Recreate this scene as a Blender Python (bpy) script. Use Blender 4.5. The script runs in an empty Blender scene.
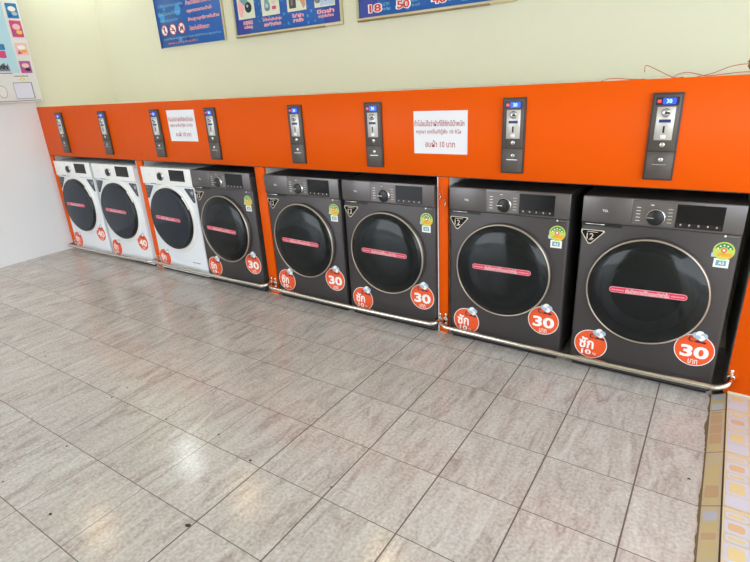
import bpy, bmesh, math, random
from mathutils import Vector, Matrix
random.seed(7)
S = bpy.context.scene
COL = S.collection
PI = math.pi

# ------------------------------------------------------------------ materials
def mat(name, col, rough=.5, metal=0., spec=.5, coat=0., emit=None, estr=0., alpha=1., bump=None):
    m = bpy.data.materials.new(name); m.use_nodes = True
    nt = m.node_tree; b = nt.nodes['Principled BSDF']
    b.inputs['Base Color'].default_value = (*col, 1)
    b.inputs['Roughness'].default_value = rough
    b.inputs['Metallic'].default_value = metal
    b.inputs['Specular IOR Level'].default_value = spec
    b.inputs['Coat Weight'].default_value = coat
    b.inputs['Coat Roughness'].default_value = .08
    b.inputs['Alpha'].default_value = alpha
    if emit:
        b.inputs['Emission Color'].default_value = (*emit, 1)
        b.inputs['Emission Strength'].default_value = estr
    # every surface gets a faint procedural unevenness
    if bump is not None:
        tc = nt.nodes.new('ShaderNodeTexCoord'); n = nt.nodes.new('ShaderNodeTexNoise')
        n.inputs['Scale'].default_value = bump[0]; n.inputs['Detail'].default_value = 4
        bp = nt.nodes.new('ShaderNodeBump'); bp.inputs['Strength'].default_value = bump[1]
        bp.inputs['Distance'].default_value = .01
        nt.links.new(tc.outputs['Object'], n.inputs['Vector'])
        nt.links.new(n.outputs['Fac'], bp.inputs['Height'])
        nt.links.new(bp.outputs['Normal'], b.inputs['Normal'])
        mx = nt.nodes.new('ShaderNodeMixRGB'); mx.inputs[1].default_value = (*col, 1)
        mx.inputs[2].default_value = (*[c * .93 for c in col], 1)
        n2 = nt.nodes.new('ShaderNodeTexNoise'); n2.inputs['Scale'].default_value = 1.7; n2.inputs['Detail'].default_value = 5; n2.inputs['Distortion'].default_value = 1.5; n2.inputs['Roughness'].default_value = .75
        nt.links.new(tc.outputs['Object'], n2.inputs['Vector'])
        nt.links.new(n2.outputs['Fac'], mx.inputs[0]); nt.links.new(mx.outputs[0], b.inputs['Base Color'])
    return m

def srgb(r, g, b):
    f = lambda c: (c/255/12.92) if c/255 <= .04045 else ((c/255+.055)/1.055)**2.4
    return (f(r), f(g), f(b))

M = {}
M['cream'] = mat('cream_wall_paint', srgb(221, 219, 197), .75, bump=(30, .05))
M['white_wall'] = mat('white_wall_paint', srgb(229, 230, 232), .6, bump=(30, .05))
M['ceiling'] = mat('ceiling_paint', srgb(235, 233, 222), .8, bump=(20, .05))
M['orange'] = mat('orange_laminate', srgb(226, 86, 0), .42, spec=.12, bump=(6, .06))
M['partition'] = mat('white_board', srgb(225, 225, 222), .5, bump=(20, .03))
M['edge'] = mat('pale_edge_strip', srgb(205, 195, 180), .5)
M['dark'] = mat('graphite_steel', srgb(72, 68, 68), .38, .4, bump=(60, .01))
M['dark_top'] = mat('black_lid', srgb(38, 32, 32), .5)
M['fascia'] = mat('brushed_grey_fascia', srgb(102, 98, 98), .33, .6, bump=(60, .01))
M['fascia2'] = mat('smooth_grey_fascia', srgb(112, 108, 107), .3, .55)
M['white'] = mat('white_enamel', srgb(226, 229, 232), .3, bump=(60, .005))
M['white_top'] = mat('grey_white_lid', srgb(188, 192, 194), .45)
M['white_fascia'] = mat('white_fascia', srgb(232, 231, 228), .32)
M['black'] = mat('black_plastic', srgb(18, 18, 20), .35)
M['screen'] = mat('black_glass_screen', srgb(12, 11, 14), .16, spec=.35)
M['screen2'] = mat('touch_key_band', srgb(30, 28, 32), .2)
M['silver'] = mat('polished_silver', srgb(205, 205, 205), .22, 1.)
M['champagne'] = mat('champagne_ring', srgb(184, 170, 154), .3, .7)
M['steel'] = mat('stainless_pipe', srgb(214, 208, 196), .22, 1., bump=(40, .02))
M['steel_plate'] = mat('brushed_coin_plate', srgb(206, 203, 198), .38, .5)
M['casing'] = mat('grey_coin_casing', srgb(90, 83, 78), .45, .2, bump=(80, .03))
M['casing_edge'] = mat('dark_coin_frame', srgb(62, 56, 54), .45, .2)
M['gap'] = mat('dark_seam', srgb(12, 12, 13), .6)
M['lcd'] = mat('blue_lcd', (.02, .06, .5), .3, emit=(.02, .09, .8), estr=.6)
M['lcd_digit'] = mat('lcd_digits', (.4, .7, 1), .3, emit=(.3, .6, 1.), estr=.8)
M['lcd_panel'] = mat('purple_screen_panel', srgb(44, 26, 62), .3)
M['red_led'] = mat('red_led', (.8, .05, .05), .3, emit=(1, .08, .05), estr=.8)
M['blue_label'] = mat('blue_label', srgb(36, 52, 110), .4)
M['paper'] = mat('white_paper', srgb(228, 228, 232), .7)
M['ink_red'] = mat('red_ink', srgb(170, 60, 60), .7)
M['sticker'] = mat('orange_sticker', srgb(226, 84, 34), .4)
M['sticker_white'] = mat('white_sticker_print', srgb(238, 234, 230), .4)
M['foam'] = mat('pale_blue_print', srgb(165, 188, 204), .4)
M['navy'] = mat('navy_print', srgb(24, 20, 60), .4)
M['redstrip'] = mat('crimson_label', srgb(206, 36, 72), .4)
M['pinkline'] = mat('pink_label_print', srgb(242, 176, 186), .4)
M['e_yg'] = mat('lime_label', srgb(190, 205, 90), .4)
M['e_green'] = mat('green_label', srgb(30, 130, 60), .4)
M['e_red'] = mat('red_label', srgb(215, 70, 50), .4)
M['e_orange'] = mat('amber_label', srgb(240, 165, 50), .4)
M['e_blue'] = mat('pale_blue_label', srgb(175, 195, 220), .4)
M['e_teal'] = mat('teal_label', srgb(110, 160, 170), .4)
M['tri_black'] = mat('black_triangle_label', srgb(20, 16, 15), .8, spec=.2)
M['tri_gold'] = mat('gold_label_line', srgb(210, 200, 180), .4)
M['tri_grey'] = mat('charcoal_patterned_label', srgb(60, 62, 68), .4)
M['banner'] = mat('blue_banner_print', srgb(22, 92, 176), .35, bump=(8, .02))
M['banner_dark'] = mat('deep_blue_banner_print', srgb(38, 56, 148), .35)
M['banner_light'] = mat('light_blue_print', srgb(60, 150, 215), .35)
M['cyan_text'] = mat('cyan_print', srgb(130, 195, 220), .4)
M['pink_text'] = mat('pink_print', srgb(240, 170, 175), .4)
M['orange_text'] = mat('orange_print', srgb(240, 140, 110), .4)
M['red_text'] = mat('red_print', srgb(205, 40, 50), .4)
M['photo_white'] = mat('pale_picture_ground', srgb(215, 222, 200), .4)
M['skin'] = mat('tan_print', srgb(200, 150, 120), .4)
M['brown'] = mat('brown_print', srgb(80, 60, 60), .4)
M['grey_print'] = mat('grey_print', srgb(120, 125, 130), .4)
M['yellow_print'] = mat('yellow_print', srgb(230, 190, 70), .4)
M['alu'] = mat('pale_gold_frame', srgb(200, 190, 155), .4, .3)
M['alu_dark'] = mat('dull_brown_frame', srgb(140, 115, 80), .5, .2)
M['box_white'] = mat('white_dispenser_body', srgb(226, 226, 226), .4)
M['box_sky'] = mat('pale_blue_dispenser_front', srgb(176, 212, 228), .3)
M['box_lav'] = mat('lavender_tray', srgb(214, 214, 232), .4)
M['pk_blue'] = mat('blue_packet', srgb(45, 120, 175), .35)
M['pk_pink'] = mat('magenta_packet', srgb(205, 70, 125), .35)
M['pk_rose'] = mat('rose_packet', srgb(232, 190, 190), .35)
M['pk_purple'] = mat('purple_packet', srgb(165, 90, 145), .35)
M['wire'] = mat('salmon_wire', srgb(196, 110, 90), .5)
M['straw'] = mat('brown_bristle', srgb(135, 105, 68), .8, bump=(90, .3))
M['lamp_white'] = mat('cool_lamp', (1, 1, 1), .5, emit=(.9, 1., 1.), estr=110)
M['lamp_warm'] = mat('warm_lamp', (1, 1, 1), .5, emit=(1., .74, .38), estr=60)
M['lamp_ring'] = mat('white_lamp_ring', srgb(235, 235, 230), .4)
M['pt_base'] = mat('cream_threshold_tile', srgb(212, 197, 164), .25)
M['pt_yellow'] = mat('yellow_tile_print', srgb(216, 198, 148), .25)
M['pt_white'] = mat('white_tile_print', srgb(200, 202, 212), .25)
M['pt_peach'] = mat('peach_tile_print', srgb(210, 178, 140), .25)
M['pt_line'] = mat('grey_tile_line', srgb(190, 180, 158), .3)
M['grout'] = mat('dark_grout', srgb(84, 74, 66), .8)
M['dirt'] = mat('brown_dirt', srgb(116, 98, 66), .9, bump=(60, .4))
M['speck'] = mat('dark_speck', srgb(58, 42, 34), .8)
M['ground'] = mat('outdoor_concrete', srgb(175, 172, 165), .8, bump=(8, .2))

# dark tinted door glass: see-through, over a real bowl
def glassmat(name, tint, fac):
    m = bpy.data.materials.new(name); m.use_nodes = True; nt = m.node_tree
    b = nt.nodes['Principled BSDF']; b.inputs['Base Color'].default_value = (*tint, 1)
    b.inputs['Roughness'].default_value = .1; b.inputs['Specular IOR Level'].default_value = .35
    b.inputs['Alpha'].default_value = fac
    return m
M['glass'] = glassmat('smoked_door_glass', srgb(17, 22, 23), .88)
M['glass_w'] = glassmat('smoked_blue_door_glass', srgb(34, 42, 52), .92)
M['bowl'] = mat('door_bowl', srgb(110, 112, 118), .25, .6)

# floor tile shader ----------------------------------------------------------
def floor_mat():
    m = bpy.data.materials.new('marbled_floor_tile'); m.use_nodes = True
    nt = m.node_tree; N = nt.nodes; Lk = nt.links; b = N['Principled BSDF']
    tc = N.new('ShaderNodeTexCoord'); sp = N.new('ShaderNodeSeparateXYZ'); Lk.new(tc.outputs['Object'], sp.inputs[0])
    def mth(op, a, bb=None, c=None):
        n = N.new('ShaderNodeMath'); n.operation = op
        for i, v in enumerate((a, bb, c)):
            if v is None: continue
            if isinstance(v, (int, float)): n.inputs[i].default_value = v
            else: Lk.new(v, n.inputs[i])
        return n.outputs[0]
    X = mth('DIVIDE', mth('SUBTRACT', sp.outputs[0], 3.6127), .3042)
    Y = mth('DIVIDE', mth('ADD', sp.outputs[1], .4447), .3007)
    fx = mth('FRACT', X); fy = mth('FRACT', Y)
    ix = mth('FLOOR', X); iy = mth('FLOOR', Y)
    dx = mth('MINIMUM', fx, mth('SUBTRACT', 1., fx)); dy = mth('MINIMUM', fy, mth('SUBTRACT', 1., fy))
    # the joints that run towards the wall are wider on the right side of the room
    wide = mth('MULTIPLY_ADD', mth('GREATER_THAN', sp.outputs[0], 3.75), .0045, .0042)
    gx = mth('LESS_THAN', dx, wide); gy = mth('LESS_THAN', dy, .0052)
    g = mth('MAXIMUM', gx, gy)
    cv = N.new('ShaderNodeCombineXYZ'); Lk.new(ix, cv.inputs[0]); Lk.new(iy, cv.inputs[1])
    wn = N.new('ShaderNodeTexWhiteNoise'); Lk.new(cv.outputs[0], wn.inputs['Vector'])
    # per-tile offset vector, stretched veins
    sc = N.new('ShaderNodeVectorMath'); sc.operation = 'MULTIPLY_ADD'
    Lk.new(wn.outputs['Color'], sc.inputs[0]); sc.inputs[1].default_value = (9, 9, 9); Lk.new(tc.outputs['Object'], sc.inputs[2])
    mp = N.new('ShaderNodeMapping'); Lk.new(sc.outputs[0], mp.inputs[0])
    mp.inputs['Rotation'].default_value = (0, 0, math.radians(-14)); mp.inputs['Scale'].default_value = (17, 4.0, 8)
    n1 = N.new('ShaderNodeTexNoise'); n1.inputs['Scale'].default_value = 1.; n1.inputs['Detail'].default_value = 7
    n1.inputs['Roughness'].default_value = .7; n1.inputs['Distortion'].default_value = 1.3; Lk.new(mp.outputs[0], n1.inputs['Vector'])
    cr = N.new('ShaderNodeValToRGB'); e = cr.color_ramp.elements
    e[0].position = .32; e[0].color = (*srgb(170, 156, 146), 1)
    e[1].position = .68; e[1].color = (*srgb(210, 206, 198), 1)
    k = cr.color_ramp.elements.new(.45); k.color = (*srgb(192, 183, 175), 1)
    k = cr.color_ramp.elements.new(.55); k.color = (*srgb(200, 194, 186), 1)
    Lk.new(n1.outputs['Fac'], cr.inputs[0])
    n2 = N.new('ShaderNodeTexNoise'); n2.inputs['Scale'].default_value = 85; n2.inputs['Detail'].default_value = 3
    Lk.new(tc.outputs['Object'], n2.inputs['Vector'])
    mx = N.new('ShaderNodeMixRGB'); mx.blend_type = 'OVERLAY'; mx.inputs[0].default_value = .5
    Lk.new(cr.outputs[0], mx.inputs[1]); Lk.new(n2.outputs['Fac'], mx.inputs[2])
    # tile to tile tone
    mt = N.new('ShaderNodeMixRGB'); mt.blend_type = 'MULTIPLY'; mt.inputs[0].default_value = 1
    tone = mth('MULTIPLY_ADD', wn.outputs['Value'], .07, .93); ct = N.new('ShaderNodeCombineXYZ')
    for i in range(3): Lk.new(tone, ct.inputs[i])
    Lk.new(mx.outputs[0], mt.inputs[1]); Lk.new(ct.outputs[0], mt.inputs[2])
    # worn grime patches
    n3 = N.new('ShaderNodeTexNoise'); n3.inputs['Scale'].default_value = 1.6; n3.inputs['Detail'].default_value = 5
    Lk.new(tc.outputs['Object'], n3.inputs['Vector'])
    r3 = N.new('ShaderNodeMapRange'); r3.inputs['From Min'].default_value = .5; r3.inputs['From Max'].default_value = .75
    r3.inputs['To Max'].default_value = .22; Lk.new(n3.outputs['Fac'], r3.inputs[0])
    mg = N.new('ShaderNodeMixRGB'); mg.inputs[2].default_value = (*srgb(160, 148, 136), 1)
    Lk.new(r3.outputs[0], mg.inputs[0]); Lk.new(mt.outputs[0], mg.inputs[1])
    fin = N.new('ShaderNodeMixRGB'); Lk.new(g, fin.inputs[0]); Lk.new(mg.outputs[0], fin.inputs[1])
    fin.inputs[2].default_value = (*srgb(96, 84, 76), 1); Lk.new(fin.outputs[0], b.inputs['Base Color'])
    b.inputs['Specular IOR Level'].default_value = .5
    Lk.new(mth('MULTIPLY_ADD', g, .5, .15), b.inputs['Roughness'])
    bp = N.new('ShaderNodeBump'); bp.inputs['Strength'].default_value = .25; bp.inputs['Distance'].default_value = .0016
    h = mth('SUBTRACT', n2.outputs['Fac'], mth('MULTIPLY', g, 1.)); Lk.new(h, bp.inputs['Height'])
    Lk.new(bp.outputs['Normal'], b.inputs['Normal'])
    return m
M['floor'] = floor_mat()

# ------------------------------------------------------------------ mesh building
_tcache = {}
def text_geo(s, bold):
    key = (s, bold)
    if key not in _tcache:
        cu = bpy.data.curves.new('t', 'FONT'); cu.body = s; cu.size = 1; cu.align_x = 'CENTER'; cu.align_y = 'CENTER'
        cu.resolution_u = 3; cu.offset = bold; cu.fill_mode = 'FRONT'
        o = bpy.data.objects.new('t', cu); COL.objects.link(o); bpy.context.view_layer.update()
        me = bpy.data.meshes.new_from_object(o.evaluated_get(bpy.context.evaluated_depsgraph_get()))
        vs = [v.co.copy() for v in me.vertices]; fs = [tuple(p.vertices) for p in me.polygons]
        bpy.data.objects.remove(o); bpy.data.curves.remove(cu); bpy.data.meshes.remove(me)
        if vs:
            x0, x1 = min(v.x for v in vs), max(v.x for v in vs); y0, y1 = min(v.y for v in vs), max(v.y for v in vs)
        else: x0 = y0 = 0; x1 = y1 = 1
        _tcache[key] = (vs, fs, (x0, x1, y0, y1))
    return _tcache[key]

class MB:
    """collects shapes with several materials and links them as ONE mesh; front faces look towards -y"""
    def __init__(s): s.bm = bmesh.new(); s.mats = []
    def mi(s, m):
        if m not in s.mats: s.mats.append(m)
        return s.mats.index(m)
    def _fin(s, faces, m, smooth=False):
        i = s.mi(m)
        for f in faces: f.material_index = i; f.smooth = smooth
    def box(s, a, b, m, bev=0., seg=2):
        t = bmesh.new(); bmesh.ops.create_cube(t, size=1)
        for v in t.verts: v.co = Vector([(a[k]+b[k])/2 + v.co[k]*(b[k]-a[k]) for k in range(3)])
        if bev: bmesh.ops.bevel(t, geom=t.edges[:], offset=bev, segments=seg, profile=.5, affect='EDGES')
        s.join(t, m, bev > 0)
    def join(s, t, m, smooth=False, mtx=None):
        i = s.mi(m); t.verts.index_update(); vm = []
        for v in t.verts: vm.append(s.bm.verts.new(mtx @ v.co if mtx else v.co))
        for f in t.faces:
            try: nf = s.bm.faces.new([vm[v.index] for v in f.verts])
            except ValueError: continue
            nf.material_index = i; nf.smooth = smooth
        t.free()
    def poly(s, pts, y, m, th=.0006):
        """outline in (x, z), back at y, front at y - th"""
        a = [s.bm.verts.new((p[0], y-th, p[1])) for p in pts]; b = [s.bm.verts.new((p[0], y, p[1])) for p in pts]
        fs = [s.bm.faces.new(a)]
        n = len(pts)
        for i in range(n): fs.append(s.bm.faces.new((a[i], b[i], b[(i+1) % n], a[(i+1) % n])))
        s._fin(fs, m)
        return s
    def rect(s, x0, x1, z0, z1, y, m, th=.0006, r=0.):
        if r <= 0: return s.poly([(x0, z0), (x1, z0), (x1, z1), (x0, z1)], y, m, th)
        pts = []
        for cx, cz, a0 in ((x1-r, z0+r, -90), (x1-r, z1-r, 0), (x0+r, z1-r, 90), (x0+r, z0+r, 180)):
            for k in range(7):
                a = math.radians(a0 + 15*k); pts.append((cx+r*math.cos(a), cz+r*math.sin(a)))
        return s.poly(pts, y, m, th)
    def disc(s, cx, cz, r, y, m, th=.0006, n=48, rz=None, a0=0, a1=360):
        rz = rz or r; full = a1-a0 >= 360; k = n if full else n+1
        pts = [(cx + r*math.cos(math.radians(a0+(a1-a0)*i/n)), cz + rz*math.sin(math.radians(a0+(a1-a0)*i/n))) for i in range(k)]
        return s.poly(pts, y, m, th)
    def text(s, txt, cx, cz, h, y, m, bold=0., w=None, rot=0.):
        """h = height of the lettering box, w = its width if it must be forced"""
        vs, fs, (x0, x1, y0, y1) = text_geo(txt, bold)
        if not vs: return s
        k = h/(y1-y0); kx = (w/(x1-x0)) if w else k; c, sn = math.cos(rot), math.sin(rot); vv = []
        for v in vs:
            px = (v.x-(x0+x1)/2)*kx; pz = (v.y-(y0+y1)/2)*k
            vv.append(s.bm.verts.new((cx+px*c-pz*sn, y-.0004, cz+px*sn+pz*c)))
        out = []
        for f in fs:
            try: out.append(s.bm.faces.new([vv[i] for i in f]))
            except ValueError: pass
        s._fin(out, m); return s
    def lathe(s, prof, c, m, n=64, smooth=True, axis='y'):
        """profile of (r, d): radius and depth along the axis from centre c"""
        rings = []
        for r, d in prof:
            ring = []
            if r < 1e-6:
                p = Vector((0, d, 0)) if axis == 'y' else Vector((0, 0, d)); ring = [s.bm.verts.new(Vector(c)+p)]
            else:
                for i in range(n):
                    a = 2*PI*i/n
                    p = Vector((r*math.cos(a), d, r*math.sin(a))) if axis == 'y' else Vector((r*math.cos(a), r*math.sin(a), d))
                    ring.append(s.bm.verts.new(Vector(c)+p))
            rings.append(ring)
        fs = []
        for A, B in zip(rings, rings[1:]):
            for i in range(n):
                j = (i+1) % n
                if len(A) == 1 and len(B) == 1: continue
                if len(A) == 1: fs.append(s.bm.faces.new((A[0], B[i], B[j])))
                elif len(B) == 1: fs.append(s.bm.faces.new((A[i], B[0], A[j])))
                else: fs.append(s.bm.faces.new((A[i], B[i], B[j], A[j])))
        s._fin(fs, m, smooth); return s
    def tube(s, pts, r, m, n=14, cap=True):
        pts = [Vector(p) for p in pts]; rings = []; up = Vector((0, 0, 1))
        for i, p in enumerate(pts):
            d = (pts[min(i+1, len(pts)-1)] - pts[max(i-1, 0)]).normalized()
            a = d.cross(up)
            if a.length < 1e-3: a = d.cross(Vector((0, 1, 0)))
            a.normalize(); b = d.cross(a).normalized()
            rings.append([s.bm.verts.new(p + a*r*math.cos(2*PI*k/n) + b*r*math.sin(2*PI*k/n)) for k in range(n)])
        fs = []
        for A, B in zip(rings, rings[1:]):
            for k in range(n): fs.append(s.bm.faces.new((A[k], A[(k+1) % n], B[(k+1) % n], B[k])))
        if cap: fs += [s.bm.faces.new(rings[0]), s.bm.faces.new(rings[-1])]
        s._fin(fs, m, True); return s
    def build(s, name, parent=None, loc=(0, 0, 0), recalc=True):
        if recalc: bmesh.ops.recalc_face_normals(s.bm, faces=s.bm.faces[:])
        me = bpy.data.meshes.new(name); s.bm.to_mesh(me); s.bm.free()
        for m in s.mats: me.materials.append(m)
        o = bpy.data.objects.new(name, me); COL.objects.link(o); o.location = loc
        if parent: o.parent = parent
        return o

def empty(name, loc, label, cat, group=None, rz=0):
    o = bpy.data.objects.new(name, None); COL.objects.link(o); o.location = loc; o.rotation_euler = (0, 0, rz)
    o.empty_display_size = .1
    o['label'] = label; o['category'] = cat
    if group: o['group'] = group
    return o
def tag(o, label, cat, group=None):
    o['label'] = label; o['category'] = cat
    if group: o['group'] = group
def structure(o): o['kind'] = 'structure'; return o
def copy_tree(o, parent=None):
    c = o.copy(); COL.objects.link(c)
    if parent: c.parent = parent
    for ch in list(o.children): copy_tree(ch, c)
    return c

# ------------------------------------------------------------------ the room
HT, HB = 1.315, .893
fl = MB()
FX1 = 5.335
v = [fl.bm.verts.new(p) for p in ((0, -5, 0), (FX1, -5, 0), (FX1, .76, 0), (0, .76, 0))]
f = fl.bm.faces.new(v); fl._fin([f], M['floor'])
v2 = [fl.bm.verts.new(p) for p in ((0, -5, -.12), (FX1, -5, -.12), (FX1, .76, -.12), (0, .76, -.12))]
for i in range(4): fl._fin([fl.bm.faces.new((v[i], v[(i+1) % 4], v2[(i+1) % 4], v2[i]))], M['floor'])
fl._fin([fl.bm.faces.new(v2[::-1])], M['floor'])
# small dark chips and specks in the tiles, lying where the photo shows them
for sx, sy, r in ((2.92, -1.356, .006), (2.906, -1.266, .005), (2.89, -1.333, .004), (3.314, -1.334, .005), (3.613, -1.289, .005), (3.852, -1.337, .006),
                  (3.102, -1.665, .005), (3.436, -1.894, .006), (3.905, -1.675, .009), (2.163, -1.303, .006), (3.097, -1.907, .004), (4.218, -1.29, .005), (5.292, -.621, .005)):
    n = 9; ring = []
    for k in range(n):
        rr = r*random.uniform(.6, 1.15); a = 2*PI*k/n
        ring.append(fl.bm.verts.new((sx+rr*1.3*math.cos(a), sy+rr*math.sin(a), .0006)))
    fl._fin([fl.bm.faces.new(ring)], M['speck'])
# grime along the ramp edge
pr = []; pl = []; n = 300
for k in range(n+1):
    y = -3.6 + 3.6*k/n; pr.append((FX1, y)); gw = min(.019, max(.005, (gw if k else .010)+random.uniform(-.0028, .0028))); pl.append((FX1-gw, y))
vr = [fl.bm.verts.new((x, y, .0007)) for x, y in pr]; vl = [fl.bm.verts.new((x, y, .0007)) for x, y in pl]
for k in range(n): fl._fin([fl.bm.faces.new((vl[k], vr[k], vr[k+1], vl[k+1]))], M['dirt'])
structure(fl.build('floor'))

w = MB(); w.box((-.14, .76, -.12), (8.5, .90, 2.8), M['cream']); structure(w.build('wall_back'))
w = MB(); w.box((-.14, 0, -.12), (0, .76, 2.8), M['cream']); w.box((-.14, -5, -.12), (0, 0, 2.8), M['white_wall']); structure(w.build('wall_left'))
w = MB(); w.box((-.14, -5, 2.8), (7.5, .90, 2.92), M['ceiling']); structure(w.build('ceiling'))  # right-hand overhang beyond the room is added, unseen, to cut sky light
w = MB(); w.box((3.0, -5.14, -.12), (6.2, -5, 2.8), M['cream']); structure(w.build('wall_front_light_blocker'))  # unseen wall added to block daylight and darken reflections in the door glass

# raised doorway threshold on the right: sloped strip and a tiled step
T0 = 5.388; TZ = .03
def tile_print(mb, tf, x0, x1, y0, y1, seed):
    """rounded boxes of the tile print, all inside one tile; tf maps (u, v) to a point"""
    R = random.Random(seed); i = 0
    def rr(u0, u1, v0, v1, m, lift):
        r = min(.010, (u1-u0)/2.2, (v1-v0)/2.2); pts = []
        for cx, cy, a0 in ((u1-r, v0+r, -90), (u1-r, v1-r, 0), (u0+r, v1-r, 90), (u0+r, v0+r, 180)):
            for k in range(4):
                a = math.radians(a0+30*k); pts.append(tf(cx+r*math.cos(a), cy+r*math.sin(a), lift))
        mb._fin([mb.bm.faces.new([mb.bm.verts.new(p) for p in pts])], m)
    u = x0+.003
    while u < x1-.02:
        uu = min(u+R.choice((.042, .055, .07)), x1-.003)
        v = y0+.003
        while v < y1-.02:
            vv = min(v+R.choice((.04, .06, .08)), y1-.003)
            m = R.choice((M['pt_yellow'], M['pt_white'], M['pt_peach'], M['pt_yellow'], M['pt_base'], M['pt_white']))
            rr(u+.002, uu-.002, v+.002, vv-.002, M['pt_line'] if R.random() < .35 else m, .0004)
            rr(u+.0045, uu-.0045, v+.0045, vv-.0045, m, .0007)
            if R.random() < .4 and uu-u > .03 and vv-v > .03:
                rr(u+.012, uu-.014, v+.012, vv-.014, R.choice((M['pt_peach'], M['pt_yellow'], M['pt_base'])), .001)
            v = vv
        u = uu
st = MB()
st.box((T0, -5, -.12), (6.6, -.002, TZ-.003), M['grout'])
y = -.1395
ys = [.0-.002, -.139]
while ys[-1] > -4.9: ys.append(ys[-1]-.3007)
for a, b in zip(ys, ys[1:]):
    for k in range(4):
        x0 = T0+.002+k*.304; x1 = min(x0+.301, 6.6)
        st.box((x0, b+.002, TZ-.01), (x1, a-.001, TZ), M['pt_base'])
        if a > -3 and k < 3: tile_print(st, lambda u, v, l: (u, v, TZ+l), x0, x1, b+.002, a-.001, 5+k)
o = structure(st.build('trim_1'))
rp = MB()
for a, b in zip(ys, ys[1:]):
    tf = lambda u, v, l: (FX1+(u)*(T0-FX1), v, .001+u*(TZ-.004)+l)
    pts = [tf(0, b+.002, 0), tf(.94, b+.002, 0), tf(.94, a-.001, 0), tf(0, a-.001, 0)]
    rp._fin([rp.bm.faces.new([rp.bm.verts.new(p) for p in pts])], M['pt_base'])
    if a > -3:
        R = random.Random(int(-a*100)); v0 = b+.006
        while v0 < a-.03:
            vv = min(v0+R.choice((.035, .05, .07)), a-.004)
            m = R.choice((M['pt_yellow'], M['pt_peach'], M['pt_yellow'], M['pt_white'], M['pt_base']))
            q = [tf(uu, yy, .0004) for uu, yy in ((.16, v0), (.72, v0), (.8, v0+.008), (.8, vv-.012), (.72, vv-.005), (.16, vv-.005), (.1, vv-.012), (.1, v0+.008))]
            rp._fin([rp.bm.faces.new([rp.bm.verts.new(p) for p in q])], m)
            v0 = vv
pp = [(FX1, -5, 0), (T0, -5, TZ-.004), (T0, -.002, TZ-.004), (FX1, -.002, 0), (FX1, -5, -.1), (T0, -5, -.1), (T0, -.002, -.1), (FX1, -.002, -.1)]
vv = [rp.bm.verts.new(p) for p in pp]
rp._fin([rp.bm.faces.new([vv[i] for i in q]) for q in ((0, 1, 2, 3), (4, 7, 6, 5), (0, 4, 5, 1), (2, 6, 7, 3), (1, 5, 6, 2), (0, 3, 7, 4))], M['grout'])
structure(rp.build('trim_2', recalc=True))

gr = MB(); gr.box((-30, -40, -.3), (40, 30, -.125), M['ground']); structure(gr.build('ground'))

# ------------------------------------------------------------------ orange surround
sur = empty('machine_surround', (2.7, .38, 0), 'long orange laminate counter front with four open bays housing the washing machines', 'counter')
sur_loc = Vector(sur.location)
def part(mb, name, parent, **k):
    o = mb.build(name, parent, **k); o.location = Vector(o.location) - Vector(parent.location); return o
a = MB(); a.box((0.001, 0, HB), (6.6, .018, HT), M['orange'], .0015, 1)
a.box((0.001, .0005, HB-.003), (6.6, .0175, HB-.0005), M['casing_edge']); part(a, 'apron_panel', sur)
a = MB(); a.box((0.001, .019, HT-.022), (6.6, .759, HT-.003), M['cream'], .001, 1)
part(a, 'ledge_board', sur)
POSTS = [(.001, .051, 0), (1.347, 1.432, .008), (2.670, 2.753, 0), (3.999, 4.060, .006), (5.376, 6.6, 0)]
for k, (x0, x1, e) in enumerate(POSTS):
    b0 = 0.0 if k < 4 else 0.0
    a = MB(); a.box((x0+e, 0, .004 if k < 4 else .0), (x1, .018, HB-.004), M['orange'], .001, 1)
    a.box((x0+.001, .001, .0015), (x1-.001, .017, .006), M['edge'])
    o = part(a, 'post_face', sur)
    a = MB(); a.box((x0+.0005, .0185, .002), (x1-.0005, .757, HT-.024), M['partition'])
    if e: a.box((x0, .001, .002), (x0+e-.0005, .0185, HB-.004), M['partition'])
    part(a, 'partition', sur)
a = MB(); a.box((5.389, -.006, TZ+.0005), (6.6, -.0005, TZ+.008), M['pt_base']); part(a, 'base_bead', sur)
# two small white cable hooks on the post between third and fourth bay, one in the second bay
for hx, hz in ((4.017, .79), (4.046, .76)):
    a = MB(); a.tube([(hx, -.002, hz-.014), (hx, -.009, hz-.012), (hx+.006, -.011, hz), (hx, -.009, hz+.012), (hx, -.002, hz+.014)], .0025, M['sticker_white'], 8)
    part(a, 'cable_hook', sur)

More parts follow.
